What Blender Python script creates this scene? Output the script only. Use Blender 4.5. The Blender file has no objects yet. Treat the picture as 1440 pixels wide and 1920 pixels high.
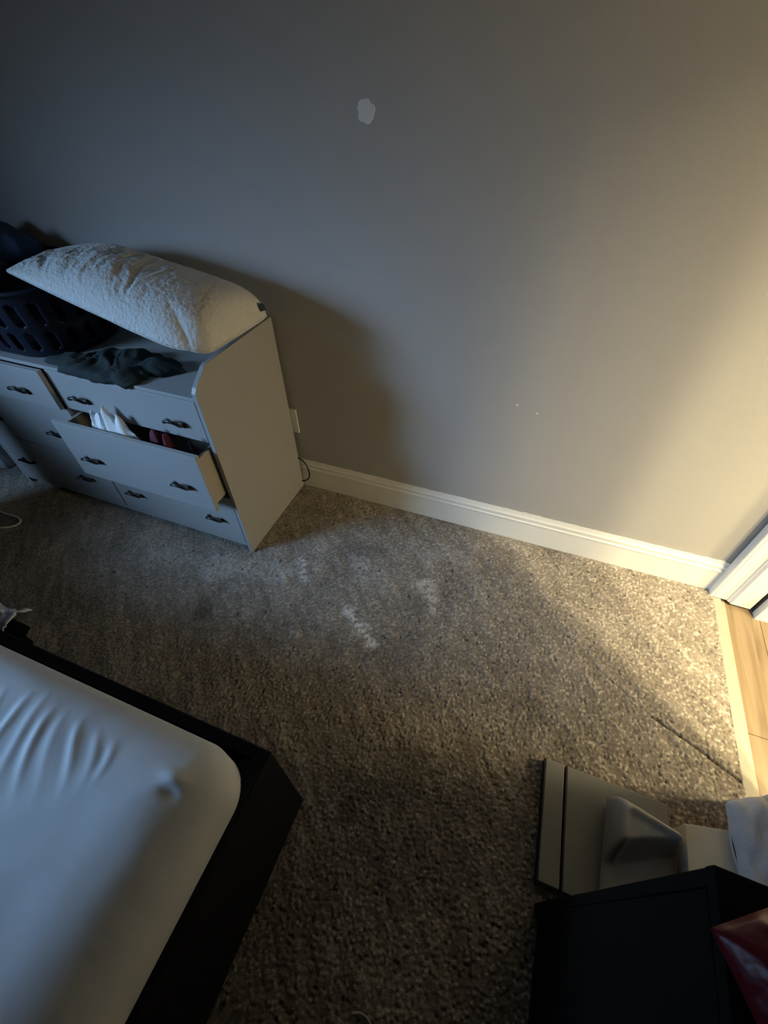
import bpy, bmesh, math, random
import numpy as np
from mathutils import Vector, Matrix, noise

random.seed(7)
sc = bpy.context.scene
COL = sc.collection

# ------------------------------------------------------------------ camera
cam_d = bpy.data.cameras.new('camera')
cam = bpy.data.objects.new('camera', cam_d)
COL.objects.link(cam)
cam_d.sensor_fit = 'HORIZONTAL'
cam_d.sensor_width = 36.0
cam_d.lens = 20.425
cam_d.clip_start = 0.02
cam.matrix_world = Matrix((
    (0.9339568, -0.2483552, 0.2569910, -0.86079),
    (0.3571419, 0.6751542, -0.6454584, -1.38934),
    (-0.0132056, 0.6946125, 0.7192629, 1.5),
    (0, 0, 0, 1)))
sc.camera = cam

# ------------------------------------------------------------------ light, world, exposure
sc.view_settings.view_transform = 'Standard'
sc.view_settings.look = 'None'
sc.view_settings.gamma = 1.0
sc.view_settings.use_curve_mapping = False
sc.view_settings.exposure = 0.0
W = bpy.data.worlds.new('world'); sc.world = W
W.use_nodes = True
W.node_tree.nodes['Background'].inputs[0].default_value = (0.5, 0.6, 0.8, 1)
W.node_tree.nodes['Background'].inputs[1].default_value = 0.0

WIN_POWER, WIN_COL = 24.0, (0.36, 0.62, 1.0)
WIN_POS, WIN_AIM = (-4.36, -2.50, 1.55), (-2.2, -0.95, 0.15)
WIN_SIZE, WIN_SPREAD = (0.90, 1.05), 58
HALL_POWER, HALL_COL, HALL_SPREAD = 56.0, (1.0, 0.835, 0.49), 128
HALL_BULBS = [(0.74, -1.22, 2.405), (0.56, -1.40, 2.405)]
FILL_POS, FILL_R, FILL_POWER = (0.90, -0.56, 0.90), 0.095, 215.0  # added warm fill light in the hall
def add_light(name, kind, loc, power, col, **kw):
    d = bpy.data.lights.new(name, kind); d.energy = power; d.color = col
    for k, v in kw.items(): setattr(d, k, v)
    o = bpy.data.objects.new(name, d); o.location = loc; COL.objects.link(o)
    return o
wl = add_light('window_daylight', 'AREA', WIN_POS, WIN_POWER, WIN_COL, shape='RECTANGLE',
               size=WIN_SIZE[0], size_y=WIN_SIZE[1], spread=math.radians(WIN_SPREAD))
wl.rotation_euler = (Vector(WIN_AIM) - Vector(WIN_POS)).to_track_quat('-Z', 'Y').to_euler()
for i, p in enumerate(HALL_BULBS):
    add_light('hall_downlight', 'AREA', p, HALL_POWER, HALL_COL, shape='DISK', size=0.11, spread=math.radians(HALL_SPREAD))

# ------------------------------------------------------------------ materials
def mat(name, col, rough=0.6, col2=None, nscale=30.0, bump=0.0, bscale=200.0, metallic=0.0, sheen=0.0, spec=0.5, detail=3.0, bdist=0.002):
    m = bpy.data.materials.new(name); m.use_nodes = True
    nt = m.node_tree; N = nt.nodes; L = nt.links
    b = N['Principled BSDF']
    b.inputs['Roughness'].default_value = rough
    b.inputs['Metallic'].default_value = metallic
    b.inputs['Specular IOR Level'].default_value = spec
    if sheen: b.inputs['Sheen Weight'].default_value = sheen
    tc = N.new('ShaderNodeTexCoord')
    no = N.new('ShaderNodeTexNoise'); no.inputs['Scale'].default_value = nscale; no.inputs['Detail'].default_value = detail
    L.new(tc.outputs['Object'], no.inputs['Vector'])
    mx = N.new('ShaderNodeMix'); mx.data_type = 'RGBA'
    c2 = col2 or tuple(c * 0.88 for c in col)
    mx.inputs[6].default_value = (*col, 1); mx.inputs[7].default_value = (*c2, 1)
    L.new(no.outputs['Fac'], mx.inputs[0]); L.new(mx.outputs[2], b.inputs['Base Color'])
    if bump:
        n2 = N.new('ShaderNodeTexNoise'); n2.inputs['Scale'].default_value = bscale; n2.inputs['Detail'].default_value = 2
        L.new(tc.outputs['Object'], n2.inputs['Vector'])
        bp = N.new('ShaderNodeBump'); bp.inputs['Strength'].default_value = bump; bp.inputs['Distance'].default_value = bdist
        L.new(n2.outputs['Fac'], bp.inputs['Height']); L.new(bp.outputs['Normal'], b.inputs['Normal'])
    return m

M = dict(
    wall=mat('wall_paint', (0.40, 0.385, 0.36), 0.75, (0.375, 0.36, 0.335), 3.0, 0.25, 420.0, spec=0.25),
    ceiling=mat('ceiling_paint', (0.30, 0.30, 0.30), 0.9),
    dark_wall=mat('bounce_cut_dark', (0.06, 0.058, 0.055), 0.8),  # walls darkened only to cut bounced light in the room
    hall_wall=mat('hall_paint', (0.62, 0.585, 0.52), 0.8),
    trim=mat('trim_gloss_paint', (0.80, 0.78, 0.72), 0.35, (0.72, 0.70, 0.63), 9.0, 0.15, 60.0),
    patch=mat('spackle', (0.72, 0.71, 0.69), 0.9, bump=0.4, bscale=300.0),
    dresser=mat('dresser_laminate', (0.355, 0.35, 0.34), 0.45, (0.33, 0.325, 0.315), 60.0, 0.05, 300.0),
    rawwood=mat('drawer_board', (0.40, 0.36, 0.30), 0.6, (0.34, 0.30, 0.25), 12.0),
    black_metal=mat('black_metal', (0.012, 0.012, 0.014), 0.35, metallic=0.3),
    pillow=mat('pillow_fabric', (0.66, 0.645, 0.61), 0.9, (0.60, 0.585, 0.55), 90.0, 0.9, 85.0, sheen=0.2, spec=0.2, bdist=0.006),
    sheet=mat('mattress_fabric', (0.74, 0.76, 0.78), 0.85, (0.71, 0.73, 0.75), 40.0, 0.1, 500.0, spec=0.2),
    bedframe=mat('bed_frame_black', (0.007, 0.007, 0.011), 0.6, (0.005, 0.005, 0.008), 30.0, 0.1, 200.0, spec=0.25),
    plastic_navy=mat('navy_plastic', (0.008, 0.012, 0.025), 0.5, spec=0.22),
    cloth_blue=mat('blue_cloth', (0.035, 0.075, 0.16), 0.9, (0.02, 0.05, 0.11), 25.0, 0.3, 250.0),
    cloth_dark=mat('dark_cloth', (0.004, 0.0045, 0.008), 0.95, bump=0.3, bscale=250.0, spec=0.1),
    cloth_green=mat('dark_green_cloth', (0.019, 0.032, 0.029), 0.95, (0.011, 0.019, 0.018), 30.0, 0.3, 250.0),
    cloth_white=mat('white_cloth', (0.80, 0.79, 0.78), 0.9, (0.70, 0.68, 0.66), 40.0, 0.3, 250.0),
    cloth_red=mat('dark_red_cloth', (0.16, 0.012, 0.030), 0.8, (0.05, 0.008, 0.02), 30.0, 0.3, 250.0),
    tag=mat('green_label', (0.02, 0.04, 0.03), 0.7),
    tissue=mat('white_tissue', (0.80, 0.80, 0.82), 0.95),
    pale_cloth=mat('pale_cloth', (0.45, 0.43, 0.42), 0.9),
    cord_white=mat('white_cord', (0.70, 0.69, 0.66), 0.5),
    cord_black=mat('black_cord', (0.010, 0.010, 0.010), 0.5),
    outlet=mat('outlet_plastic', (0.80, 0.78, 0.72), 0.35),
    board=mat('grey_board', (0.27, 0.26, 0.235), 0.5, (0.245, 0.235, 0.215), 20.0),
    board_shade=mat('edge_shade_black', (0.008, 0.008, 0.008), 0.6),
    vinyl=mat('grey_vinyl', (0.36, 0.345, 0.31), 0.36, (0.33, 0.315, 0.285), 20.0, 0.1, 300.0),
    card=mat('beige_card', (0.78, 0.70, 0.57), 0.8, (0.72, 0.64, 0.51), 10.0),
    blanket=mat('grey_blue_blanket', (0.48, 0.48, 0.50), 0.95, (0.42, 0.42, 0.44), 35.0, 0.5, 200.0, sheen=0.4, spec=0.2),
    cabinet=mat('black_cabinet', (0.0035, 0.0035, 0.0032), 0.7, spec=0.12),
    red_bag=mat('red_glossy_film', (0.115, 0.008, 0.012), 0.36, (0.05, 0.005, 0.007), 9.0, 0.6, 34.0, spec=0.18, bdist=0.008),
    strip=mat('threshold_strip', (0.38, 0.34, 0.27), 0.5, (0.33, 0.29, 0.23), 20.0),
    glassy=mat('window_pane', (0.6, 0.7, 0.8), 0.1),
)

g_ = mat('fill_globe', (0.9, 0.85, 0.7), 0.4)
g_.node_tree.nodes['Principled BSDF'].inputs['Emission Color'].default_value = (*HALL_COL, 1)
g_.node_tree.nodes['Principled BSDF'].inputs['Emission Strength'].default_value = FILL_POWER
M['globe'] = g_
def wood_material():
    m = mat('hall_wood_laminate', (0.42, 0.29, 0.16), 0.42)
    nt = m.node_tree; N = nt.nodes; L = nt.links
    b = N['Principled BSDF']; tc = N.new('ShaderNodeTexCoord')
    mp = N.new('ShaderNodeMapping'); mp.inputs['Scale'].default_value = (22, 1.6, 1)
    L.new(tc.outputs['Object'], mp.inputs['Vector'])
    no = N.new('ShaderNodeTexNoise'); no.inputs['Scale'].default_value = 1.6; no.inputs['Detail'].default_value = 6; no.inputs['Distortion'].default_value = 0.6
    L.new(mp.outputs['Vector'], no.inputs['Vector'])
    r = N.new('ShaderNodeValToRGB')
    r.color_ramp.elements[0].position = 0.3; r.color_ramp.elements[0].color = (0.15, 0.102, 0.055, 1)
    r.color_ramp.elements[1].position = 0.7; r.color_ramp.elements[1].color = (0.28, 0.205, 0.128, 1)
    L.new(no.outputs['Fac'], r.inputs[0])
    br = N.new('ShaderNodeTexBrick'); br.inputs['Scale'].default_value = 1.0
    br.inputs['Brick Width'].default_value = 1.1; br.inputs['Row Height'].default_value = 0.16
    br.inputs['Mortar Size'].default_value = 0.0015; br.inputs['Color1'].default_value = (1, 1, 1, 1)
    br.inputs['Color2'].default_value = (0.82, 0.82, 0.82, 1); br.inputs['Mortar'].default_value = (0.25, 0.2, 0.15, 1)
    m2 = N.new('ShaderNodeMapping'); m2.inputs['Rotation'].default_value = (0, 0, math.pi / 2)
    L.new(tc.outputs['Object'], m2.inputs['Vector']); L.new(m2.outputs['Vector'], br.inputs['Vector'])
    mx = N.new('ShaderNodeMix'); mx.data_type = 'RGBA'; mx.blend_type = 'MULTIPLY'; mx.inputs[0].default_value = 1.0
    L.new(r.outputs['Color'], mx.inputs[6]); L.new(br.outputs['Color'], mx.inputs[7])
    L.new(mx.outputs[2], b.inputs['Base Color'])
    return m
M['wood'] = wood_material()

def carpet_material():
    m = bpy.data.materials.new('carpet'); m.use_nodes = True
    nt = m.node_tree; N = nt.nodes; L = nt.links
    b = N['Principled BSDF']; b.inputs['Roughness'].default_value = 0.95; b.inputs['Specular IOR Level'].default_value = 0.15
    b.inputs['Sheen Weight'].default_value = 0.15
    at = N.new('ShaderNodeAttribute'); at.attribute_name = 'pile'     # r = yarn tone with painted tuft shade and glints, g = worn pale patches, b = dark stains and crease lines
    sp = N.new('ShaderNodeSeparateColor'); L.new(at.outputs['Color'], sp.inputs[0])
    r = N.new('ShaderNodeValToRGB')
    r.color_ramp.elements[0].position = 0.0; r.color_ramp.elements[0].color = (0.13, 0.11, 0.088, 1)
    r.color_ramp.elements[1].position = 1.0; r.color_ramp.elements[1].color = (0.50, 0.44, 0.36, 1)
    e = r.color_ramp.elements.new(0.55); e.color = (0.285, 0.245, 0.20, 1)
    L.new(sp.outputs[0], r.inputs[0])
    m1 = N.new('ShaderNodeMix'); m1.data_type = 'RGBA'; m1.inputs[7].default_value = (0.84, 0.82, 0.78, 1)
    L.new(sp.outputs[1], m1.inputs[0]); L.new(r.outputs['Color'], m1.inputs[6])
    m2 = N.new('ShaderNodeMix'); m2.data_type = 'RGBA'; m2.inputs[7].default_value = (0.055, 0.042, 0.032, 1)
    L.new(sp.outputs[2], m2.inputs[0]); L.new(m1.outputs[2], m2.inputs[6])
    L.new(m2.outputs[2], b.inputs['Base Color'])
    tc = N.new('ShaderNodeTexCoord'); no = N.new('ShaderNodeTexNoise'); no.inputs['Scale'].default_value = 320; no.inputs['Detail'].default_value = 2
    L.new(tc.outputs['Object'], no.inputs['Vector'])
    bp = N.new('ShaderNodeBump'); bp.inputs['Strength'].default_value = 0.6; bp.inputs['Distance'].default_value = 0.003
    L.new(no.outputs['Fac'], bp.inputs['Height']); L.new(bp.outputs['Normal'], b.inputs['Normal'])
    return m
M['carpet'] = carpet_material()

# ------------------------------------------------------------------ mesh helpers
ORG = {}                                   # world origin of every object, to place its children
def link(name, me, m=None, parent=None, loc=(0, 0, 0), smooth=False):
    o = bpy.data.objects.new(name, me); COL.objects.link(o)
    if m and not me.materials: me.materials.append(m)
    po = Vector(ORG[parent.name]) if parent else Vector((0, 0, 0))
    o.parent = parent
    o.location = Vector(loc) - po
    ORG[o.name] = tuple(loc)
    if smooth: me.polygons.foreach_set('use_smooth', [True] * len(me.polygons))
    return o
def props(o, label=None, cat=None, group=None, kind=None):
    if label: o['label'] = label
    if cat: o['category'] = cat
    if group: o['group'] = group
    if kind: o['kind'] = kind
    return o
def thing(name, loc, label, cat, group=None):
    o = bpy.data.objects.new(name, None); COL.objects.link(o); o.location = loc; o.empty_display_size = 0.1
    ORG[o.name] = tuple(loc)
    return props(o, label, cat, group)
def mesh_of(bm, loc=(0, 0, 0)):
    bmesh.ops.translate(bm, verts=bm.verts, vec=-Vector(loc))
    bmesh.ops.recalc_face_normals(bm, faces=bm.faces)
    me = bpy.data.meshes.new('mesh'); bm.to_mesh(me); bm.free(); return me
def add_box(bm, x0, x1, y0, y1, z0, z1, bev=0.0, seg=2):
    vs = [bm.verts.new((x, y, z)) for x in (x0, x1) for y in (y0, y1) for z in (z0, z1)]
    fs = [bm.faces.new([vs[i] for i in q]) for q in ((0, 1, 3, 2), (4, 6, 7, 5), (0, 4, 5, 1), (2, 3, 7, 6), (0, 2, 6, 4), (1, 5, 7, 3))]
    if bev:
        es = list({e for f in fs for e in f.edges})
        bmesh.ops.bevel(bm, geom=es, offset=bev, segments=seg, affect='EDGES', profile=0.5)
def boxes(name, bl, m, parent=None, loc=None, bev=0.0, smooth=False):
    bm = bmesh.new()
    for b in bl: add_box(bm, *b, bev=bev)
    if loc is None:
        b = bl[0]; loc = ((b[0] + b[1]) / 2, (b[2] + b[3]) / 2, b[4])
    return link(name, mesh_of(bm, loc), m, parent, loc, smooth)
def add_prism(bm, pts, axis, a, b, bev=0.0):
    """polygon pts (2-D) pushed along axis from a to b"""
    def p3(p, t): return {'x': (t, p[0], p[1]), 'y': (p[0], t, p[1]), 'z': (p[0], p[1], t)}[axis]
    A = [bm.verts.new(p3(p, a)) for p in pts]; B = [bm.verts.new(p3(p, b)) for p in pts]
    n = len(pts); fs = [bm.faces.new(A), bm.faces.new(B[::-1])]
    for i in range(n): fs.append(bm.faces.new((A[i], A[(i + 1) % n], B[(i + 1) % n], B[i])))
    if bev:
        bmesh.ops.recalc_face_normals(bm, faces=bm.faces)
        bmesh.ops.bevel(bm, geom=list({e for f in fs for e in f.edges}), offset=bev, segments=2, affect='EDGES', profile=0.5)
def prism(name, pts, axis, a, b, m, parent=None, loc=(0, 0, 0), bev=0.0):
    bm = bmesh.new(); add_prism(bm, pts, axis, a, b, bev)
    return link(name, mesh_of(bm, loc), m, parent, loc)
def add_tube(bm, pts, r, n=8, cap=True):
    pts = [Vector(p) for p in pts]; rings = []
    up = Vector((0.123, 0.31, 0.94)).normalized()
    for i, p in enumerate(pts):
        t = (pts[min(i + 1, len(pts) - 1)] - pts[max(i - 1, 0)]).normalized()
        s = t.cross(up)
        s = s.normalized() if s.length > 1e-4 else Vector((1, 0, 0))
        u = s.cross(t).normalized()
        rr = r(i / (len(pts) - 1)) if callable(r) else r
        rings.append([bm.verts.new(p + (s * math.cos(2 * math.pi * k / n) + u * math.sin(2 * math.pi * k / n)) * rr) for k in range(n)])
    for a, b in zip(rings, rings[1:]):
        for k in range(n): bm.faces.new((a[k], a[(k + 1) % n], b[(k + 1) % n], b[k]))
    if cap: bm.faces.new(rings[0][::-1]); bm.faces.new(rings[-1])
def smooth_path(pts, k=6):
    P = [Vector(p) for p in pts]; out = []
    for i in range(len(P) - 1):
        p0, p1, p2, p3 = P[max(i - 1, 0)], P[i], P[i + 1], P[min(i + 2, len(P) - 1)]
        for j in range(k):
            t = j / k
            out.append(0.5 * ((2 * p1) + (p2 - p0) * t + (2 * p0 - 5 * p1 + 4 * p2 - p3) * t * t + (3 * p1 - p0 - 3 * p2 + p3) * t ** 3))
    out.append(P[-1]); return out
def add_grid(bm, nu, nv, f, close_u=False):
    V = [[bm.verts.new(f(i / (nu if close_u else nu - 1), j / (nv - 1))) for j in range(nv)] for i in range(nu)]
    for i in range(nu if close_u else nu - 1):
        for j in range(nv - 1):
            a = V[i]; b = V[(i + 1) % nu]
            bm.faces.new((a[j], b[j], b[j + 1], a[j + 1]))
    return V
def nz(x, y, z=0.0): return noise.noise(Vector((x, y, z)))
def sstep(a, b, x):
    t = min(1, max(0, (x - a) / (b - a))); return t * t * (3 - 2 * t)
def crumple(name, c, rx, ry, h, m, seed=0, rot=0.0, parent=None, edge=0.35, fold=1.0, warp=None, nth=72, nr=22):
    """a heap of crumpled cloth: wavy outline, ridged folds, closed underneath"""
    bm = bmesh.new(); cr, sr = math.cos(rot), math.sin(rot)
    def outline(th):
        return 1 + edge * nz(1.6 * math.cos(th) + seed, 1.6 * math.sin(th), seed * 1.7) + 0.35 * edge * nz(5 * math.cos(th), 5 * math.sin(th), seed + 9)
    rings = []
    for layer in (0, 1):
        for j in range(nr + 1):
            s = j / nr if layer == 0 else 1 - j / nr
            if layer == 1 and j == 0: continue
            ring = []
            for i in range(nth):
                th = 2 * math.pi * i / nth
                R = outline(th) * s
                lx, ly = R * rx * math.cos(th), R * ry * math.sin(th)
                x = c[0] + lx * cr - ly * sr; y = c[1] + lx * sr + ly * cr
                if layer == 0:
                    q = 9.0 / max(rx, ry) * 0.18
                    n1 = nz(lx * q * 1.5 + seed, ly * q * 1.5, seed * .3)
                    rd = 1 - abs(nz(lx * q * 2.6 + seed * 2 + n1, ly * q * 1.3, seed)) * 2
                    z = h * max(0.0, 1 - s ** 3) ** 0.5 * (0.62 + 0.35 * n1 + 0.30 * fold * rd) + 0.004
                else: z = 0.0
                p = (x, y, c[2] + max(z, 0.0))
                if warp: p = warp(*p)
                ring.append(bm.verts.new(p))
            rings.append(ring)
    for a, b in zip(rings, rings[1:]):
        for k in range(nth): bm.faces.new((a[k], a[(k + 1) % nth], b[(k + 1) % nth], b[k]))
    bmesh.ops.remove_doubles(bm, verts=bm.verts, dist=1e-5)
    return link(name, mesh_of(bm, c), m, parent, c, True)

# ------------------------------------------------------------------ the setting
XL, YF, ZC = -4.40, -3.60, 2.44
HX = 1.08                                 # far side of the hall
WY = 0.014                                # plane of the back wall
# carpet: dense pile where the photo looks, coarse elsewhere
def vnoise(x, y, cell, seed):
    xi = x / cell; yi = y / cell; ix = np.floor(xi).astype(np.int64); iy = np.floor(yi).astype(np.int64)
    fx = xi - ix; fy = yi - iy; fx = fx * fx * (3 - 2 * fx); fy = fy * fy * (3 - 2 * fy)
    def h(a, b):
        k = (a * 374761393 + b * 668265263 + seed * 982451653) & 0x7fffffff
        k = ((k ^ (k >> 13)) * 1274126177) & 0x7fffffff
        return ((k ^ (k >> 16)) & 0xffff) / 65535.0
    return (h(ix, iy) * (1 - fx) + h(ix + 1, iy) * fx) * (1 - fy) + (h(ix, iy + 1) * (1 - fx) + h(ix + 1, iy + 1) * fx) * fy
def hsh(a, b, s):
    k = (a * 374761393 + b * 668265263 + s * 982451653) & 0x7fffffff
    k = ((k ^ (k >> 13)) * 1274126177) & 0x7fffffff
    return ((k ^ (k >> 16)) & 0xffff) / 65535.0
def build_carpet():
    st = 0.003
    xs = np.concatenate([np.linspace(XL, -3.42, 8), np.arange(-3.40, 0.0, st), [0.0]])
    ys = np.concatenate([np.linspace(YF, -1.66, 12), np.arange(-1.64, WY - 0.002, st), [WY]])
    X, Y = np.meshgrid(xs, ys, indexing='ij'); x = X.ravel(); y = Y.ravel()
    cell = 0.0082
    wx = x + 0.003 * (vnoise(x, y, 0.02, 3) - .5); wy = y + 0.003 * (vnoise(x, y, 0.02, 4) - .5)
    ix = np.floor(wx / cell).astype(np.int64); iy = np.floor(wy / cell).astype(np.int64)
    best = np.full(x.shape, 9.0); tone = np.zeros(x.shape)
    for dx in (-1, 0, 1):
        for dy in (-1, 0, 1):
            a = ix + dx; b = iy + dy
            px = (a + hsh(a, b, 1)) * cell; py = (b + hsh(a, b, 2)) * cell
            d = np.hypot(wx - px, wy - py) / cell
            k = d < best
            best = np.where(k, d, best); tone = np.where(k, hsh(a, b, 5), tone)
    tuft = np.sqrt(np.clip(1 - (best / 0.85) ** 2, 0, 1))
    low = vnoise(x, y, 0.16, 11) * .6 + vnoise(x, y, 0.055, 12) * .4
    streak = vnoise((x + y) * 0.9, (x - y) * 0.25, 0.03, 21)
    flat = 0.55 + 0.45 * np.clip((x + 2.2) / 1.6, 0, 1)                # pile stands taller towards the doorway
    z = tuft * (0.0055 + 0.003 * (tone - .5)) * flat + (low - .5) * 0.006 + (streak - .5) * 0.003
    pile = np.clip(0.10 + 0.42 * tuft + 0.55 * (tone - .5) * tuft + 1.1 * np.clip(tone - .80, 0, 1) * tuft * (.25 + 1.6 * np.clip((x + 2.2) / 2.2, 0, 1) ** 1.5) + 0.35 * (low - .5) + 0.30 * (streak - .5), 0, 1)  # pits painted darker, bright specks painted stronger towards the doorway light
    def seg(ax, ay, bx, by):
        t = np.clip(((x - ax) * (bx - ax) + (y - ay) * (by - ay)) / ((bx - ax) ** 2 + (by - ay) ** 2), 0, 1)
        return np.hypot(x - ax - t * (bx - ax), y - ay - t * (by - ay))
    pale = np.zeros(x.shape); dark = np.zeros(x.shape)
    g = vnoise(x, y, 0.010, 31); g2 = vnoise(x, y, 0.03, 32)
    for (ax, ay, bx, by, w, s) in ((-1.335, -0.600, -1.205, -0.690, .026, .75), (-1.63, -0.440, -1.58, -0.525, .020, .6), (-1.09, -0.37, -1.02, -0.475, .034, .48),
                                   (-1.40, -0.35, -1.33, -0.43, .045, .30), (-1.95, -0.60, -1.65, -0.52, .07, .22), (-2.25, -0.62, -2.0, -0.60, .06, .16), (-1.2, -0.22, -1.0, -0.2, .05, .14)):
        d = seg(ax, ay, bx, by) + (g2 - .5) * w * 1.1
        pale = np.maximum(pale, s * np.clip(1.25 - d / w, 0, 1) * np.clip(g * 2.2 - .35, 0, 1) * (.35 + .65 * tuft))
    for (cx, cy, r, s) in ((-1.873, -0.783, .055, .45), (-1.076, -1.186, .05, .5), (-0.93, -1.03, .10, .35), (-1.25, -0.95, .12, .3), (-1.45, -0.30, .10, .25), (-0.80, -1.15, .12, .3), (-1.0, -0.75, .14, .18), (-1.6, -0.9, .15, .2), (-0.62, -0.69, .06, .25)):
        d = np.hypot(x - cx, y - cy) + (g2 - .5) * r * .9
        dark = np.maximum(dark, s * np.clip(1.3 - d / r, 0, 1))
    speck = (hsh(np.floor(x / .012).astype(np.int64), np.floor(y / .012).astype(np.int64), 77) > .985) & (g > .45)
    dark = np.where(speck, np.maximum(dark, .7), dark)
    d = np.minimum(seg(-0.245, -0.612, -0.10, -0.672), seg(-0.10, -0.672, 0.0, -0.722)) + (g - .5) * .003
    cr = np.clip(1.3 - d / 0.0055, 0, 1); z -= cr * 0.006; dark = np.maximum(dark, cr * .9)
    d = seg(-0.42, -0.50, -0.245, -0.612) + (g - .5) * .004
    cr = np.clip(1.2 - d / 0.005, 0, 1); z -= cr * 0.003; dark = np.maximum(dark, cr * .35)
    z -= 0.004 * np.clip(1 - (WY - y - .014) / .012, 0, 1)                  # the pile dips at the skirting
    nx, ny = len(xs), len(ys)
    me = bpy.data.meshes.new('carpet')
    me.vertices.add(nx * ny); me.vertices.foreach_set('co', np.stack([x, y, z], 1).astype(np.float32).ravel())
    I = np.arange(nx * ny).reshape(nx, ny)
    q = np.stack([I[:-1, :-1], I[1:, :-1], I[1:, 1:], I[:-1, 1:]], -1).reshape(-1, 4)
    me.loops.add(q.size); me.loops.foreach_set('vertex_index', q.ravel().astype(np.int32))
    me.polygons.add(len(q)); me.polygons.foreach_set('loop_start', np.arange(0, q.size, 4, dtype=np.int32))
    me.polygons.foreach_set('loop_total', np.full(len(q), 4, dtype=np.int32))
    me.polygons.foreach_set('use_smooth', np.ones(len(q), dtype=bool))
    me.update(calc_edges=True)
    ca = me.color_attributes.new('pile', 'FLOAT_COLOR', 'POINT')
    ca.data.foreach_set('color', np.stack([pile, pale, dark, np.ones_like(pile)], 1).astype(np.float32).ravel())
    return me
props(link('floor', build_carpet(), M['carpet']), 'taupe carpet with worn pale and dark patches', kind='structure')
def struct(name, bl, m, label=None, **kw): return props(boxes(name, bl, m, loc=(0, 0, 0), **kw), label, kind='structure')
DY0, DY1, DZ = -0.78, -0.030, 2.06       # doorway in the right wall
wb = struct('wall_back', [(XL - .12, .12, WY, WY + .12, -.1, ZC)], M['wall'])
struct('wall_left', [(XL - .12, XL, YF, -3.02, -.1, ZC), (XL - .12, XL, -1.98, WY, -.1, ZC), (XL - .12, XL, -3.02, -1.98, -.1, .95), (XL - .12, XL, -3.02, -1.98, 2.15, ZC)], M['dark_wall'])
struct('wall_front', [(XL - .12, .12, YF - .12, YF, -.1, ZC)], M['dark_wall'])
struct('wall_right', [(0, .12, YF, DY0 - .02, -.1, ZC), (0, .12, DY0 - .02, WY, DZ + .02, ZC)], M['wall'])
struct('ceiling', [(XL - .12, HX + .12, YF - .12, WY + .12, ZC, ZC + .1)], M['ceiling'])
struct('wall_hall_far', [(HX, HX + .12, YF, WY, -.1, ZC)], M['hall_wall'])
struct('wall_hall_end', [(.14, HX, -.045, WY + .1, -.1, ZC)], M['dark_wall'])
struct('wall_hall_front', [(.12, HX + .12, YF - .12, YF, -.1, ZC)], M['hall_wall'])
struct('floor_hall', [(.0, HX, YF, WY, -.06, -.012)], M['wood'], 'brown wood-look laminate floor of the hall')
# window the daylight comes through (behind the left edge of the photo)
w = struct('window_1', [(XL - .10, XL - .02, -3.02, -2.96, .95, 2.15), (XL - .10, XL - .02, -2.04, -1.98, .95, 2.15), (XL - .10, XL - .02, -2.96, -2.04, .95, 1.01), (XL - .10, XL - .02, -2.96, -2.04, 2.09, 2.15), (XL - .08, XL - .04, -2.96, -2.04, 1.535, 1.565)], M['trim'])
# skirting: flat board with a beaded, ogee top
def skirting(name, x0, x1, yb, label, s=1.0):
    P = [(0, 0), (-.0135, 0), (-.0135, .108), (-.0150, .112), (-.0150, .119), (-.0110, .122), (-.0105, .126), (-.0120, .130), (-.0120, .140), (-.0075, .146), (-.0060, .152), (-.0040, .158), (0, .158)]
    pts = [(yb + py * s, pz) for py, pz in P]
    o = prism(name, pts, 'x', x0, x1, M['trim'])
    return props(o, label, kind='structure')
skirting('baseboard_back', XL, -.001, WY, 'glossy off-white baseboard with a moulded top along the back wall')
bm = bmesh.new()                           # ragged caulk bead on top of the skirting
N_ = 420
for i in range(N_):
    xa = -1.9 + 1.9 * i / N_; xb = xa + 1.9 / N_
    hh = .0015 + .004 * max(0, nz(xa * 38, 3.1)) + .003 * max(0, nz(xa * 9, 7.7))
    add_box(bm, xa, min(xb, -.002), WY - .0045, WY, .157, .159 + hh)
link('caulk_bead', mesh_of(bm), M['trim'], bpy.data.objects['baseboard_back'])
# door lining of the right wall: narrow casing squeezed into the corner, jamb, stop
J = [(0.0, .012), (-.013, .006), (-.014, -.024), (-.0125, -.0285), (-.009, -.0305), (-.004, -.0300), (-.002, -.0285), (.0, -.0305), (.046, -.0310), (.0475, -.0350), (.052, -.0385), (.058, -.0455), (.124, -.0465), (.124, .012)]
props(prism('trim_1', J, 'z', .004, DZ + .06, M['trim']), 'off-white door jamb and narrow casing in the corner of the doorway', kind='structure')
struct('trim_2', [(-.014, .124, DY0 - .02, DY0, .004, DZ + .02), (-.014, 0, DY0 - .085, DY0 - .02, .004, DZ + .085)], M['trim'])
struct('trim_3', [(-.014, .124, DY0, DY1, DZ, DZ + .02), (-.014, 0, DY0 - .02, WY, DZ + .02, DZ + .085)], M['trim'])
struct('trim_4', [(-.004, .026, DY0, DY1 - .002, -.012, .0045)], M['strip'], 'pale threshold strip between carpet and wood floor', bev=.002)
struct('trim_5', [(.030, .044, DY0, DY1 - .004, -.012, -.007)], M['strip'], bev=.002)
bm = bmesh.new(); add_prism(bm, [(-.044, -.012), (-.076, -.012), (-.076, .092), (-.072, .098), (-.060, .112), (-.052, .128), (-.044, .132)], 'x', .141, HX)
props(link('baseboard_hall', mesh_of(bm), M['trim']), 'off-white baseboard in the hall beyond the doorway', kind='structure')
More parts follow.
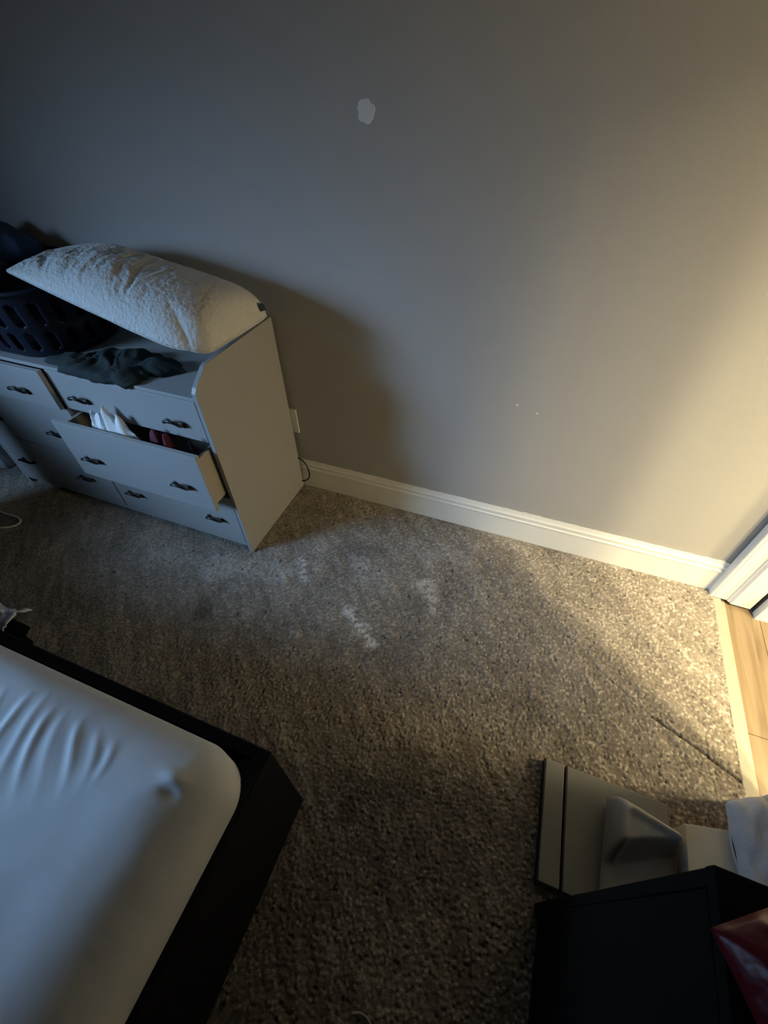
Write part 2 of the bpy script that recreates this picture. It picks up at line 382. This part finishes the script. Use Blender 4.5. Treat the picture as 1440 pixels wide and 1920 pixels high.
# marks on the back wall
def blob_patch(name, x, z, r, seed, nn=48):
    bm = bmesh.new(); c0 = bm.verts.new((x, WY - .0012, z)); ring = []; ring2 = []
    for i in range(nn):
        t = 2 * math.pi * i / nn
        rr = r * (1 + .07 * math.sin(5 * t + seed) + .12 * nz(1.7 * math.cos(t) + seed, 1.7 * math.sin(t)) + .16 * nz(3.5 * math.cos(t), 3.5 * math.sin(t), seed))
        ring.append(bm.verts.new((x + .9 * rr * math.cos(t), WY - .0010, z + .9 * rr * math.sin(t))))
        ring2.append(bm.verts.new((x + rr * math.cos(t), WY + .0002, z + rr * math.sin(t))))
    for i in range(nn):
        j = (i + 1) % nn
        bm.faces.new((c0, ring[i], ring[j])); bm.faces.new((ring[i], ring2[i], ring2[j], ring[j]))
    o = link(name, mesh_of(bm), M['patch'], wb); o['label'] = 'white spackle patch on the grey wall' if r > .01 else 'tiny white nail-hole dot'
    return o
blob_patch('spackle_patch', -1.449, 1.410, .025, 1.0)
blob_patch('nail_dot', -0.910, .657, .0040, 3.0, 16)
blob_patch('nail_dot', -0.838, .639, .0035, 5.0, 16)

# ------------------------------------------------------------------ hall ceiling lamp
t = thing('ceiling_lamp', (.65, -1.31, ZC), 'round hall ceiling lamp plate with two lamp cups beyond the doorway', 'lamp')
def disc(name, c, r, z0, z1, m, parent, n=32):
    bm = bmesh.new(); add_prism(bm, [(c[0] + r * math.cos(2 * math.pi * i / n), c[1] + r * math.sin(2 * math.pi * i / n)) for i in range(n)], 'z', z0, z1)
    return link(name, mesh_of(bm, (c[0], c[1], z0)), m, parent, (c[0], c[1], z0))
disc('base', (.65, -1.31), .20, ZC - .022, ZC - .001, M['trim'], t)
for p in HALL_BULBS: disc('lamp_cup', (p[0], p[1]), .062, ZC - .032, ZC - .022, M['outlet'], t)

t = thing('hall_fill_light', (HX, FILL_POS[1], FILL_POS[2]), 'added unseen fill light, a shaded globe on the far hall wall beyond the doorway', 'lamp')  # unseen, added to brighten the dim wall and mid carpet
def ball(name, c, r, m, parent):
    bm = bmesh.new(); bmesh.ops.create_uvsphere(bm, u_segments=32, v_segments=20, radius=r); bmesh.ops.translate(bm, verts=bm.verts, vec=c)
    return link(name, mesh_of(bm, c), m, parent, c, True)
ball('globe', FILL_POS, FILL_R, M['globe'], t)
bm = bmesh.new()
prof = [(.150, -.030), (.150, .02), (.135, .07), (.10, .115), (.02, .135), (.02, .128), (.095, .108), (.128, .065), (.143, .018), (.145, -.030)]
add_grid(bm, 40, len(prof), lambda u, v: (FILL_POS[0] + prof[round(v * (len(prof) - 1))][0] * math.cos(2 * math.pi * u), FILL_POS[1] + prof[round(v * (len(prof) - 1))][0] * math.sin(2 * math.pi * u), FILL_POS[2] + prof[round(v * (len(prof) - 1))][1]), True)
link('lamp_shade', mesh_of(bm, FILL_POS), M['black_metal'], t, FILL_POS)
bm = bmesh.new(); add_tube(bm, [(HX - .012, FILL_POS[1], FILL_POS[2] + .17), (FILL_POS[0], FILL_POS[1], FILL_POS[2] + .17), (FILL_POS[0], FILL_POS[1], FILL_POS[2] + .12)], .009, 8)
link('arm', mesh_of(bm, FILL_POS), M['black_metal'], t, FILL_POS, True)
boxes('backplate', [(HX - .014, HX - .001, FILL_POS[1] - .05, FILL_POS[1] + .05, FILL_POS[2] + .09, FILL_POS[2] + .25)], M['black_metal'], t, bev=.004)

# ------------------------------------------------------------------ dresser
XR, XD, XE = -1.850, -2.5285, -3.207      # right face, column divide, left face
FY, BY, TZ = -0.475, -0.004, .766
dr = thing('dresser', ((XR + XE) / 2, -.24, 0), 'long grey six-drawer dresser with one drawer pulled open, against the back wall', 'dresser')
side = [(FY, .0), (FY, .784), (FY + .012, .800), (FY + .072, .842), (FY + .086, .846), (BY, .846), (BY, .0)]
prism('side_panel', side, 'x', XR - .017, XR, M['dresser'], dr, (XR, -.24, 0), bev=.0012)
prism('side_panel', side, 'x', XE, XE + .017, M['dresser'], dr, (XE, -.24, 0), bev=.0012)
boxes('top_panel', [(XE + .017, XR - .017, FY, BY, TZ - .014, TZ)], M['dresser'], dr, bev=.001)
boxes('back_panel', [(XE + .017, XR - .017, BY - .012, BY, .05, .846)], M['dresser'], dr)
boxes('base_panel', [(XE + .017, XR - .017, FY, BY - .012, .040, .056)], M['dresser'], dr, bev=.001)
boxes('toe_kick', [(XE + .017, XR - .017, FY + .05, FY + .065, .0, .040)], M['dresser'], dr)
boxes('divider', [(XD - .008, XD + .008, FY + .020, BY - .012, .056, TZ - .014)], M['dresser'], dr)
bm = bmesh.new()
add_tube(bm, smooth_path([(-.033, 0, -.006), (-.033, -.017, -.001), (-.021, -.026, .011), (0, -.027, .015), (.021, -.024, .009), (.033, -.015, -.004), (.033, 0, -.009)], 4), .0056, 8)
for sx in (-1, 1):
    add_prism(bm, [(sx * .033 + .0105 * math.cos(a * math.pi / 6), -.0075 - .0015 * sx + .0105 * math.sin(a * math.pi / 6)) for a in range(12)], 'y', -.004, 0)
handle_me = mesh_of(bm); handle_me.materials.append(M['black_metal'])
def drawer(x0, x1, z0, z1, hz, hx, out=0.0, interior=True):
    y0 = FY - out
    d = boxes('drawer', [(x0, x1, y0, y0 + .018, z0, z1)], M['dresser'], dr, bev=.0012)
    bx0, bx1, yb, zb0, zb1 = x0 + .014, x1 - .014, y0 + .40, z0 + .018, z1 - .026
    boxes('drawer_box', [(bx0, bx0 + .012, y0 + .018, yb, zb0, zb1), (bx1 - .012, bx1, y0 + .018, yb, zb0, zb1),
                         (bx0 + .012, bx1 - .012, yb - .012, yb, zb0, zb1), (bx0 + .012, bx1 - .012, y0 + .018, yb - .012, zb0 + .004, zb0 + .010)], M['rawwood'], d)
    for h in hx: link('handle', handle_me, M['black_metal'], d, (h, y0, hz), True)
RX0, RX1 = XD + .0035, XR - .0195
LX0, LX1 = XE + .0195, XD - .0035
RH, LH = (-2.412, -1.984), (-3.062, -2.690)
drawer(RX0, RX1, .592, .750, .656, RH)
drawer(RX0, RX1, .326, .586, .436, RH, out=.080)
drawer(RX0, RX1, .060, .320, .182, RH)
drawer(LX0, LX1, .592, .750, .656, LH, out=.022)
drawer(LX0, LX1, .326, .586, .436, LH)
drawer(LX0, LX1, .060, .320, .190, LH)
# clothes in the open drawer
def frill(name, c, m, seed, rx, ry, h, rot, lab, cat, grp=None, **kw):
    return props(crumple(name, c, rx, ry, h, m, seed, rot, **kw), lab, cat, grp)
frill('folded_garment', (-2.285, -.507, .365), M['cloth_white'], 3.0, .135, .027, .370, .0, 'white frilled garment bunched up in the open dresser drawer', 'clothes', 'clothes in the open drawer', edge=.10, fold=.5)
frill('red_garment', (-2.045, -.507, .365), M['cloth_red'], 5.0, .082, .027, .310, .0, 'dark red garment in the middle of the open dresser drawer', 'clothes', 'clothes in the open drawer', edge=.08, fold=.30)
frill('dark_garment', (-1.930, -.507, .365), M['cloth_dark'], 8.0, .038, .027, .280, .0, 'near-black garment at the right end of the open dresser drawer', 'clothes', 'clothes in the open drawer', edge=.08, fold=.30)

# dark green cloth heaped on the dresser top, one end over the front edge
def over_edge(x, y, z):
    e = FY - .003
    if y < e: return (x, e - .006 - .25 * (z - TZ), z - (e - y) * 0.9)
    return (x, y, z)
props(crumple('green_cloth', (-2.225, -.392, TZ + .0005), .225, .105, .042, M['cloth_green'], 4.0, .16, edge=.60, fold=1.2, warp=over_edge), 'dark green cloth heaped on the dresser top under the pillow, hanging over the front edge', 'cloth')

# ------------------------------------------------------------------ laundry basket
BC = (-2.760, -.258, TZ)
def stadium(u, r, half):
    """point on a stadium outline: u in 0..1, radius r, straight half length"""
    Ls = 2 * half; Lc = math.pi * r; T = 2 * Ls + 2 * Lc; s = u * T
    if s < Lc: a = -math.pi / 2 + s / r; return (half + r * math.cos(a), r * math.sin(a))
    s -= Lc
    if s < Ls: return (half - s, r)
    s -= Ls
    if s < Lc: a = math.pi / 2 + s / r; return (-half + r * math.cos(a), r * math.sin(a))
    s -= Lc
    return (-half + s, -r)
HALF = .17
bk = thing('laundry_basket', BC, 'navy plastic laundry basket with slotted sides on the dresser top', 'basket')
bm = bmesh.new(); NU, NV, BH = 217, 40, .230
ring = []
for j in range(NV + 1):
    v = j / NV; r = .196 + .030 * v; zz = TZ + .001 + BH * v
    if j < 4: r -= .010 * (1 - j / 4) ** 2
    ring.append([bm.verts.new((BC[0] - .05 + p[0], BC[1] + p[1], zz)) for p in (stadium(i / NU, r, HALF) for i in range(NU))])
pitch = 7
for j in range(NV):
    for i in range(NU):
        row = None
        for (a, b) in ((5, 17), (20, 34)):
            if a <= j < b: row = (a, b)
        k = i % pitch
        if row and 2 <= k < 5:
            a, b = row
            inset = 1 if min(j - a, b - 1 - j) == 0 else 0
            if 2 + inset <= k < 5 - inset: continue
        bm.faces.new((ring[j][i], ring[j][(i + 1) % NU], ring[j + 1][(i + 1) % NU], ring[j + 1][i]))
bm.faces.new(ring[0][::-1])
body = link('body', mesh_of(bm, BC), M['plastic_navy'], bk, BC, True)
so = body.modifiers.new('thickness', 'SOLIDIFY'); so.thickness = .003; so.offset = -1
bm = bmesh.new()
pp = [(BC[0] - .05 + p[0], BC[1] + p[1], TZ + BH) for p in (stadium(i / 120, .230, HALF) for i in range(121))]
add_tube(bm, pp, .009, 8, cap=False)
link('rim', mesh_of(bm, BC), M['plastic_navy'], bk, BC, True)
props(crumple('dark_laundry', (BC[0] - .05, BC[1], TZ + .012), .352, .186, .250, M['cloth_dark'], 2.0, 0, edge=.03, fold=.4), 'near-black clothes filling the laundry basket', 'clothes')
props(crumple('blue_laundry', (-3.02, -.150, TZ + .225), .225, .130, .135, M['cloth_blue'], 6.0, .1, edge=.25, fold=.5), 'blue cloth bundle on top of the laundry basket heap', 'clothes')

# ------------------------------------------------------------------ pillow
PNR, PFR = Vector((-1.823, -.440, .889)), Vector((-1.806, -.046, .880))
PNL, PFL = Vector((-2.562, -.392, 1.046)), Vector((-2.690, -.055, 1.012))
PU = ((PNL - PNR) + (PFL - PFR)).normalized(); PV = (PFR - PNR).normalized(); PN = PV.cross(PU).normalized()
if PN.z < 0: PN = -PN
def pillow_pt(u, v, side):
    cu, cv = 2 * u - 1, 2 * v - 1
    r = .42 if (cu < 0 and cv < 0) else .24 if cu < 0 else .07       # corner roundness
    ax, ay = abs(cu), abs(cv); qx, qy = ax - (1 - r), ay - (1 - r)
    if qx > 0 and qy > 0:
        k = max(qx, qy) / math.hypot(qx, qy)
        cu = math.copysign(1 - r + qx * k, cu); cv = math.copysign(1 - r + qy * k, cv)
    dx = 2 * u - 1; dv = 2 * v - 1
    cv2 = cv * (1 + (.05 if cv < 0 else -.05) * (1 - cu * cu)); cu2 = cu * (1 - (.03 if cu > 0 else .012) * (1 - cv * cv))
    uu = .5 + .5 * cu2; vv = .5 + .5 * cv2
    p = PNR.lerp(PNL, uu).lerp(PFR.lerp(PFL, uu), vv)
    p.z += .022 * math.sin(math.pi * sstep(.35, 1.0, uu)) * vv
    e = max(0.0, (1 - dx ** 4) if u > .5 else (1 - dx ** 10)) ** .55 * max(0.0, 1 - abs(dv) ** 3) ** .60
    th = .150 * (1 - .50 * sstep(.42, 1.0, u))
    d = th * e
    if side > 0:
        wr = sstep(.04, .16, v) * (1 - sstep(.45, .75, v)) * sstep(.12, .4, u) * (1 - sstep(.9, 1, u))
        d += .0085 * wr * (nz(u * 26 + 1.2 * nz(u * 6, v * 5), v * 3.2, 1.0) + .6 * nz(u * 48, v * 5, 4.0)) + .0022 * min(1, e * 2) * nz(u * 40, v * 24, 2.0) + .006 * e * nz(u * 5, v * 4, 8.0)
        return p + PN * d * .80
    return p - PN * d * (.24 * (1 - sstep(.35, .6, u)) + .04)
pil = thing('pillow', (-2.22, -.22, TZ + .08), 'white quilted pillow lying over the end of the dresser and the laundry basket', 'pillow')
bm = bmesh.new()
for s in (1, -1):
    add_grid(bm, 150, 80, lambda u, v, s=s: pillow_pt(u, v, s))
bmesh.ops.remove_doubles(bm, verts=bm.verts, dist=4e-4)
link('cushion', mesh_of(bm, (-2.22, -.22, TZ + .08)), M['pillow'], pil, (-2.22, -.22, TZ + .08), True)
bm = bmesh.new()
edge = [pillow_pt(u / 60, 0, 1) for u in range(61)] + [pillow_pt(1, v / 30, 1) for v in range(1, 31)] + [pillow_pt(1 - u / 60, 1, 1) for u in range(1, 61)] + [pillow_pt(0, 1 - v / 30, 1) for v in range(1, 31)]
add_tube(bm, edge, .0020, 6, cap=False)
link('piping', mesh_of(bm, (-2.22, -.22, TZ + .08)), M['pillow'], pil, (-2.22, -.22, TZ + .08), True)
bm = bmesh.new()
a, b = pillow_pt(.004, .82, 1), pillow_pt(.004, .92, 1)
a2, b2 = pillow_pt(.016, .82, 1), pillow_pt(.016, .92, 1)
off = (PN - PU * 1.2) * .004
vs = [bm.verts.new(p + off) for p in (a, b, b2, a2)]; f = bm.faces.new(vs)
r_ = bmesh.ops.extrude_face_region(bm, geom=[f]); bmesh.ops.translate(bm, verts=[v for v in r_['geom'] if isinstance(v, bmesh.types.BMVert)], vec=PN * .0012)
tg = link('fabric_label', mesh_of(bm, (-2.22, -.22, TZ + .08)), M['tag'], pil, (-2.22, -.22, TZ + .08)); tg['label'] = 'small dark green sewn-on label'

# ------------------------------------------------------------------ bed
BX1, BYN, BXL, BYS, RZ = -1.198, -1.218, -3.46, -2.78, .470
bed = thing('bed_frame', ((BX1 + BXL) / 2, -2.0, 0), 'black platform bed frame under the bare white mattress', 'bed')
boxes('side_rail', [(BXL, BX1 - .035, BYN - .026, BYN, .006, RZ)], M['bedframe'], bed, bev=.004)
boxes('side_rail', [(BXL, BX1 - .035, BYS, BYS + .026, .006, RZ)], M['bedframe'], bed, bev=.004)
boxes('foot_panel', [(BX1 - .035, BX1, BYS, BYN, .006, RZ)], M['bedframe'], bed, bev=.005)
boxes('head_shade_panel', [(BXL - .04, BXL, BYS - .22, BYN + .22, .006, 1.04)], M['bedframe'], bed, bev=.005)  # unseen headboard, made wide and tall to block window light
bm = bmesh.new(); add_prism(bm, [(BX1 - .036, BYN - .027), (BX1 - .060, BYN - .040), (BX1 - .085, BYN - .075), (BX1 - .060, BYN - .095), (BX1 - .036, BYN - .080)], 'z', RZ - .022, RZ - .006)
link('corner_bracket', mesh_of(bm, (BX1 - .05, BYN - .05, RZ)), M['bedframe'], bed, (BX1 - .05, BYN - .05, RZ))
boxes('slat_platform', [(BXL + .01, BX1 - .06, BYS + .05, BYN - .05, .33, .355)], M['bedframe'], bed)
MX1, MYN, MX0, MYS, MZ0, MZ1 = -1.212, -1.258, -3.43, -2.74, .357, .615
# top is a fine grid so that the fabric can carry its creases
def mattress_mesh():
    bm = bmesh.new()
    R, rt = .085, .058
    hx, hy = (MX1 - MX0) / 2, (MYN - MYS) / 2; cx, cy = (MX1 + MX0) / 2, (MYN + MYS) / 2
    xs = [MX0 + (MX1 - .9 - MX0) * i / 20 for i in range(20)] + [MX1 - .9 + .85 * i / 160 for i in range(160)] + [MX1 - .05 + .05 * math.sin(math.pi / 2 * i / 16) for i in range(17)]
    ys = [MYS + (MYN - .8 - MYS) * i / 14 for i in range(14)] + [MYN - .8 + .75 * i / 140 for i in range(140)] + [MYN - .05 + .05 * math.sin(math.pi / 2 * i / 16) for i in range(17)]
    wr = [(-1.735, -1.335, -1.690, -1.470), (-1.690, -1.325, -1.640, -1.480), (-1.660, -1.310, -1.560, -1.500), (-1.610, -1.330, -1.530, -1.470), (-1.575, -1.315, -1.500, -1.465), (-1.530, -1.320, -1.470, -1.440), (-1.490, -1.325, -1.440, -1.420), (-1.455, -1.335, -1.415, -1.400), (-1.78, -1.36, -1.76, -1.50), (-1.83, -1.34, -1.80, -1.50)]
    def crease(x, y):
        z = 0
        for k, (ax, ay, bx, by) in enumerate(wr):
            dx, dy = bx - ax, by - ay; L2 = dx * dx + dy * dy
            t = ((x - ax) * dx + (y - ay) * dy) / L2
            if -.1 < t < 1.1:
                d = ((x - ax) * dy - (y - ay) * dx) / math.sqrt(L2) + .010 * math.sin(t * 3 + k)
                amp = (.0030 + .0012 * math.sin(k * 2.7)) * sstep(-.1, .3, t) * (1 - sstep(.4, 1.1, t))
                z += amp * (math.exp(-(d / .007) ** 2) - .45 * math.exp(-((d - .015) / .011) ** 2))
        # pinched fold near the corner
        ax, ay = -1.296, -1.340; d = math.hypot((x - ax) * .8, (y - ay) * 1.6)
        z += .0065 * math.exp(-(d / .020) ** 2) - .005 * math.exp(-(math.hypot(x - ax - .008, (y - ay + .024) * 1.8) / .015) ** 2)
        z += .004 * nz(x * 5, y * 5, 3) + .0014 * nz(x * 16, y * 16, 5)
        return z
    def pt(x, y, top):
        # squeeze the rectangle into a rounded one, then round the rim over
        px, py = x - cx, y - cy
        ax, ay = abs(px), abs(py)
        qx, qy = ax - (hx - R), ay - (hy - R)
        if qx > 0 and qy > 0:
            m = max(qx, qy); l = math.hypot(qx, qy)
            qx2, qy2 = qx * m / l, qy * m / l
            px = math.copysign(hx - R + qx2, px); py = math.copysign(hy - R + qy2, py); dist = R - m
        else: dist = min(hx - ax, hy - ay)
        z = MZ1 if top else MZ0
        rh = .15 if top else .05
        if dist < rh:
            t = max(0.0, 1 - dist / rh); q = 1 - math.sqrt(max(0.0, 1 - t ** 2.3))
            z = (MZ1 - .085 * q) if top else (MZ0 + .05 * q)
        if top: z += crease(cx + px, cy + py) * min(1, max(0, dist / .05))
        return (cx + px, cy + py, z)
    G = {}
    for s in (0, 1):
        for i, x in enumerate(xs):
            for j, y in enumerate(ys): G[s, i, j] = bm.verts.new(pt(x, y, s == 1))
    nx, ny = len(xs), len(ys)
    for s in (0, 1):
        for i in range(nx - 1):
            for j in range(ny - 1): bm.faces.new((G[s, i, j], G[s, i + 1, j], G[s, i + 1, j + 1], G[s, i, j + 1]))
    loop = [(i, 0) for i in range(nx)] + [(nx - 1, j) for j in range(1, ny)] + [(i, ny - 1) for i in range(nx - 2, -1, -1)] + [(0, j) for j in range(ny - 2, 0, -1)]
    for a, b in zip(loop, loop[1:] + loop[:1]): bm.faces.new((G[0, a[0], a[1]], G[0, b[0], b[1]], G[1, b[0], b[1]], G[1, a[0], a[1]]))
    return bm
c = ((MX1 + MX0) / 2, (MYN + MYS) / 2, MZ0)
props(link('mattress', mesh_of(mattress_mesh(), c), M['sheet'], None, c, True), 'bare white mattress with creased cover on the black bed frame', 'mattress')

# ------------------------------------------------------------------ small things on the carpet by the bed and dresser
props(crumple('dark_cloth', (-2.53, -1.140, .002), .135, .045, .040, M['cloth_dark'], 12.0, 0, edge=.3), 'dark cloth lump on the carpet beside the bed, under the white tissue', 'cloth')
def tissue():
    bm = bmesh.new()
    def f(u, v):
        x = -2.60 + .185 * u + .018 * nz(v * 4, u * 3, 1); y = -1.172 + .100 * v + .02 * nz(u * 4, 2.2, v)
        if u > .75: y += .03 * (u - .75) * 4 * (1 if v > .5 else -1) * .6
        z = .078 + .026 * math.sin(v * math.pi) + .022 * abs(nz(u * 5, v * 5, 7)) + .012 * u
        if u > .8: x -= .03 * math.exp(-((v - .62) / .08) ** 2) * (u - .8) * 5
        return (x, y, z)
    add_grid(bm, 34, 26, f); return bm
o = props(link('crumpled_tissue', mesh_of(tissue(), (-2.6, -1.11, .08)), M['tissue'], None, (-2.6, -1.11, .08), True), 'crumpled white tissue lying on the dark lump beside the bed', 'tissue')
md = o.modifiers.new('thickness', 'SOLIDIFY'); md.thickness = .002
bm = bmesh.new()
add_tube(bm, smooth_path([(-3.34, -.70, .009), (-3.20, -.690, .010), (-3.10, -.692, .010), (-3.02, -.690, .011), (-2.982, -.705, .011), (-2.985, -.733, .010), (-3.03, -.762, .010), (-3.10, -.778, .010), (-3.30, -.80, .009)], 7), .0042, 8)
props(link('white_cord', mesh_of(bm, (-3.1, -.74, 0)), M['cord_white'], None, (-3.1, -.74, 0), True), 'thin white cord looped on the carpet in front of the dresser', 'cord')
props(crumple('pale_cloth', (-3.50, -.400, .002), .105, .075, .085, M['pale_cloth'], 15.0, .3, edge=.3), 'pale cloth lying on the carpet at the far end of the dresser', 'cloth')
bm = bmesh.new()
add_tube(bm, smooth_path([(-.900, -1.545, .010), (-.885, -1.538, .012), (-.868, -1.538, .012), (-.852, -1.548, .012), (-.845, -1.575, .010), (-.850, -1.60, .008)], 7), .0028, 8)
props(link('pale_string', mesh_of(bm, (-.87, -1.55, 0)), M['pale_cloth'], None, (-.87, -1.55, 0), True), 'thin pale string end curving on dark carpet beside the bed foot', 'string')
bm = bmesh.new()
add_tube(bm, smooth_path([(-1.895, -.0085, .185), (-1.845, -.0085, .178), (-1.815, -.010, .155), (-1.801, -.011, .115), (-1.806, -.011, .070), (-1.835, -.012, .040), (-1.88, -.012, .028)], 8), .0035, 8)
props(link('black_cord', mesh_of(bm, (-1.83, -.01, .03)), M['cord_black'], None, (-1.83, -.01, .03), True), 'thin black cord bulging from behind the dresser against the baseboard', 'cord')
ol = thing('wall_outlet', (-1.861, WY, .380), 'off-white wall outlet plate on the back wall just behind the dresser edge', 'outlet')
boxes('cover_plate', [(-1.897, -1.826, WY - .007, WY, .318, .440)], M['outlet'], ol, bev=.003)
for z in (.350, .388): boxes('socket_face', [(-1.878, -1.845, WY - .0085, WY - .006, z, z + .026)], M['outlet'], ol, bev=.001)

# ------------------------------------------------------------------ things at the right: boards, vinyl cushion, card, blanket
def board(name, x0, x1, lab):
    pts = [(x0, -1.165 - .0), (x0 - .012, -.868), (x1 - .012, -.868), (x1, -1.165)]
    t = thing(name, ((x0 + x1) / 2, -1.02, .003), lab, 'board', 'grey boards on the carpet')
    bm = bmesh.new(); add_prism(bm, pts, 'z', .004, .034, .002)
    link('panel', mesh_of(bm, ORG[t.name]), M['board'], t, ORG[t.name])
    e = [(x0 - .0035, -1.165), (x0 - .0155, -.868), (x0 - .0122, -.868), (x0 - .0002, -1.165)]
    bm = bmesh.new(); add_prism(bm, e, 'z', .004, .0335)  # black strip painted in where the board side lies in shade
    k = link('edge_shade_strip', mesh_of(bm, ORG[t.name]), M['board_shade'], t, ORG[t.name]); k['label'] = 'dark strip standing in for the shaded board edge'
board('grey_board', -.545, -.492, 'narrow grey board on the carpet, outer of two beside the black cabinet')
board('grey_board', -.484, -.215, 'wide grey board on the carpet under the grey vinyl cushion')
def cushion():
    bm = bmesh.new()
    x0, x1, y0, y1, zb = -.392, -.222, -1.185, -.915, .036
    def edge(t, k): return max(0.0, 1 - abs(2 * t - 1) ** k)
    def f(u, v, s):
        x = x0 + (x1 - x0) * u; y = y0 + (y1 - y0) * v
        x -= .016 * (1 - v) * (1 - u)                         # flares towards the near end
        y -= .030 * u * sstep(.6, 1, v)
        e = edge(u, 10) ** .5 * edge(v, 10) ** .5
        if s < 0: return (x, y, zb + .02 * (1 - e))
        vb = .56 + .34 * u ** 1.2                             # the near right part sags away below this curve
        sag = sstep(-.03, .17, vb - v)
        ridge = math.exp(-((v - .93) / .07) ** 2) + math.exp(-((u - .10) / .08) ** 2)
        top = .108 + .016 * min(1, ridge) - .020 * sstep(.1, .9, u) - .080 * sag + .003 * nz(u * 4, v * 4, 3)
        return (x, y, zb + .02 + (top - .02) * e)
    V = [add_grid(bm, 60, 70, lambda u, v, s=s: f(u, v, s)) for s in (1, -1)]
    nu, nv = 60, 70
    loop = [(i, 0) for i in range(nu)] + [(nu - 1, j) for j in range(1, nv)] + [(i, nv - 1) for i in range(nu - 2, -1, -1)] + [(0, j) for j in range(nv - 2, 0, -1)]
    bmesh.ops.remove_doubles(bm, verts=bm.verts, dist=1e-4)
    return bm
props(link('vinyl_cushion', mesh_of(cushion(), (-.3, -1.04, .036)), M['vinyl'], None, (-.3, -1.04, .036), True), 'shiny grey vinyl cushion with a dipped top beside the black cabinet', 'cushion')
prism_pts = [(-.214, -.921), (-.090, -.893), (-.062, -.940), (-.066, -1.03), (-.066, -1.17), (-.214, -1.17)]
bm = bmesh.new(); add_prism(bm, prism_pts, 'z', .004, .100, .0015)
cd = props(link('cardboard_box', mesh_of(bm, (-.14, -1.03, .004)), M['card'], None, (-.14, -1.03, .004)), 'flat beige cardboard box between the vinyl cushion and grey-blue blanket', 'box')
def blanket():
    bm = bmesh.new()
    x0, x1, y0, y1 = -.128, -.016, -1.17, -.842
    zt = .165
    def f(i, t):
        u, v = i, t
        return None
    n, m = 40, 60
    def g(u, v, s):
        e = (max(0, 1 - abs(2 * u - 1) ** 5) ** .5) * (max(0, 1 - abs(2 * v - 1) ** 9) ** .5)
        x = x0 + (x1 - x0) * u + .022 * (1 - u) * (v < 2) * (1 - v) + .006 * nz(v * 5, u * 2, s); y = y0 + (y1 - y0) * v + .006 * nz(u * 5, 3.3)
        y += .062 * u * v
        zl = .006 + .098 * (1 - sstep(.58, .70, u))
        z = zl + ((zt - zl) * (.5 + .5 * e * s)) + (.008 * nz(u * 4, v * 6, 2) * e if s > 0 else 0)
        return (x, y, z)
    for s in (1, -1): add_grid(bm, n, m, lambda u, v, s=s: g(u, v, s))
    bmesh.ops.remove_doubles(bm, verts=bm.verts, dist=1e-4)
    return bm
props(link('folded_blanket', mesh_of(blanket(), (-.06, -.98, 0)), M['blanket'], None, (-.06, -.98, 0), True), 'grey-blue folded blanket bundle by the doorway edge, partly on the beige box', 'blanket')

# ------------------------------------------------------------------ black cabinet and red bag
CX0, CX1, CYF, CYN, CZ = -.540, -.012, -1.208, -2.10, .865
cb = thing('cabinet', ((CX0 + CX1) / 2, -1.65, 0), 'tall plain black cabinet against the right wall, red bag on top', 'cabinet')
boxes('side_panel', [(CX0, CX1, CYF - .018, CYF, .004, CZ - .02)], M['cabinet'], cb, bev=.001)
boxes('side_panel', [(CX0, CX1, CYN, CYN + .018, .004, CZ - .02)], M['cabinet'], cb, bev=.001)
boxes('top_panel', [(CX0 - .001, CX1, CYN, CYF + .001, CZ - .02, CZ)], M['cabinet'], cb, bev=.002)
boxes('back_panel', [(CX1 - .012, CX1, CYN + .018, CYF - .018, .02, CZ - .02)], M['cabinet'], cb)
boxes('door', [(CX0, CX0 + .018, CYN + .020, (CYN + CYF) / 2 - .002, .06, CZ - .024)], M['cabinet'], cb, bev=.001)
boxes('door', [(CX0, CX0 + .018, (CYN + CYF) / 2 + .002, CYF - .020, .06, CZ - .024)], M['cabinet'], cb, bev=.001)
boxes('plinth', [(CX0 + .012, CX1 - .012, CYN + .018, CYF - .018, .004, .058)], M['cabinet'], cb)
def bag():
    bm = bmesh.new()
    A = Vector((-.571, -1.275, CZ + .040)); e1 = Vector((.83, .55, 0)).normalized(); e2 = Vector((.52, -.854, 0)).normalized()
    def f(u, v, s):
        p = A + e1 * (.15 * u) + e2 * (.26 * v)
        e = max(0, 1 - abs(2 * u - 1) ** 3) ** .6 * max(0, 1 - abs(2 * v - 1) ** 3) ** .6
        cr = 1 - abs(nz(u * 3.2 + v * 2, v * 3.4, 4)) * 2
        if s > 0: z = .052 * e + .016 * e * cr + .004 * nz(u * 14, v * 14, 2) * e
        else: z = -.027 * e
        return p + Vector((0, 0, z - .012 * (u + v) * .5))
    for s in (1, -1): add_grid(bm, 50, 60, lambda u, v, s=s: f(u, v, s))
    bmesh.ops.remove_doubles(bm, verts=bm.verts, dist=1e-4)
    return bm
props(link('red_bag', mesh_of(bag(), (-.45, -1.36, CZ)), M['red_bag'], None, (-.45, -1.36, CZ), True), 'glossy red wrinkled bag lying on the black cabinet top', 'bag')
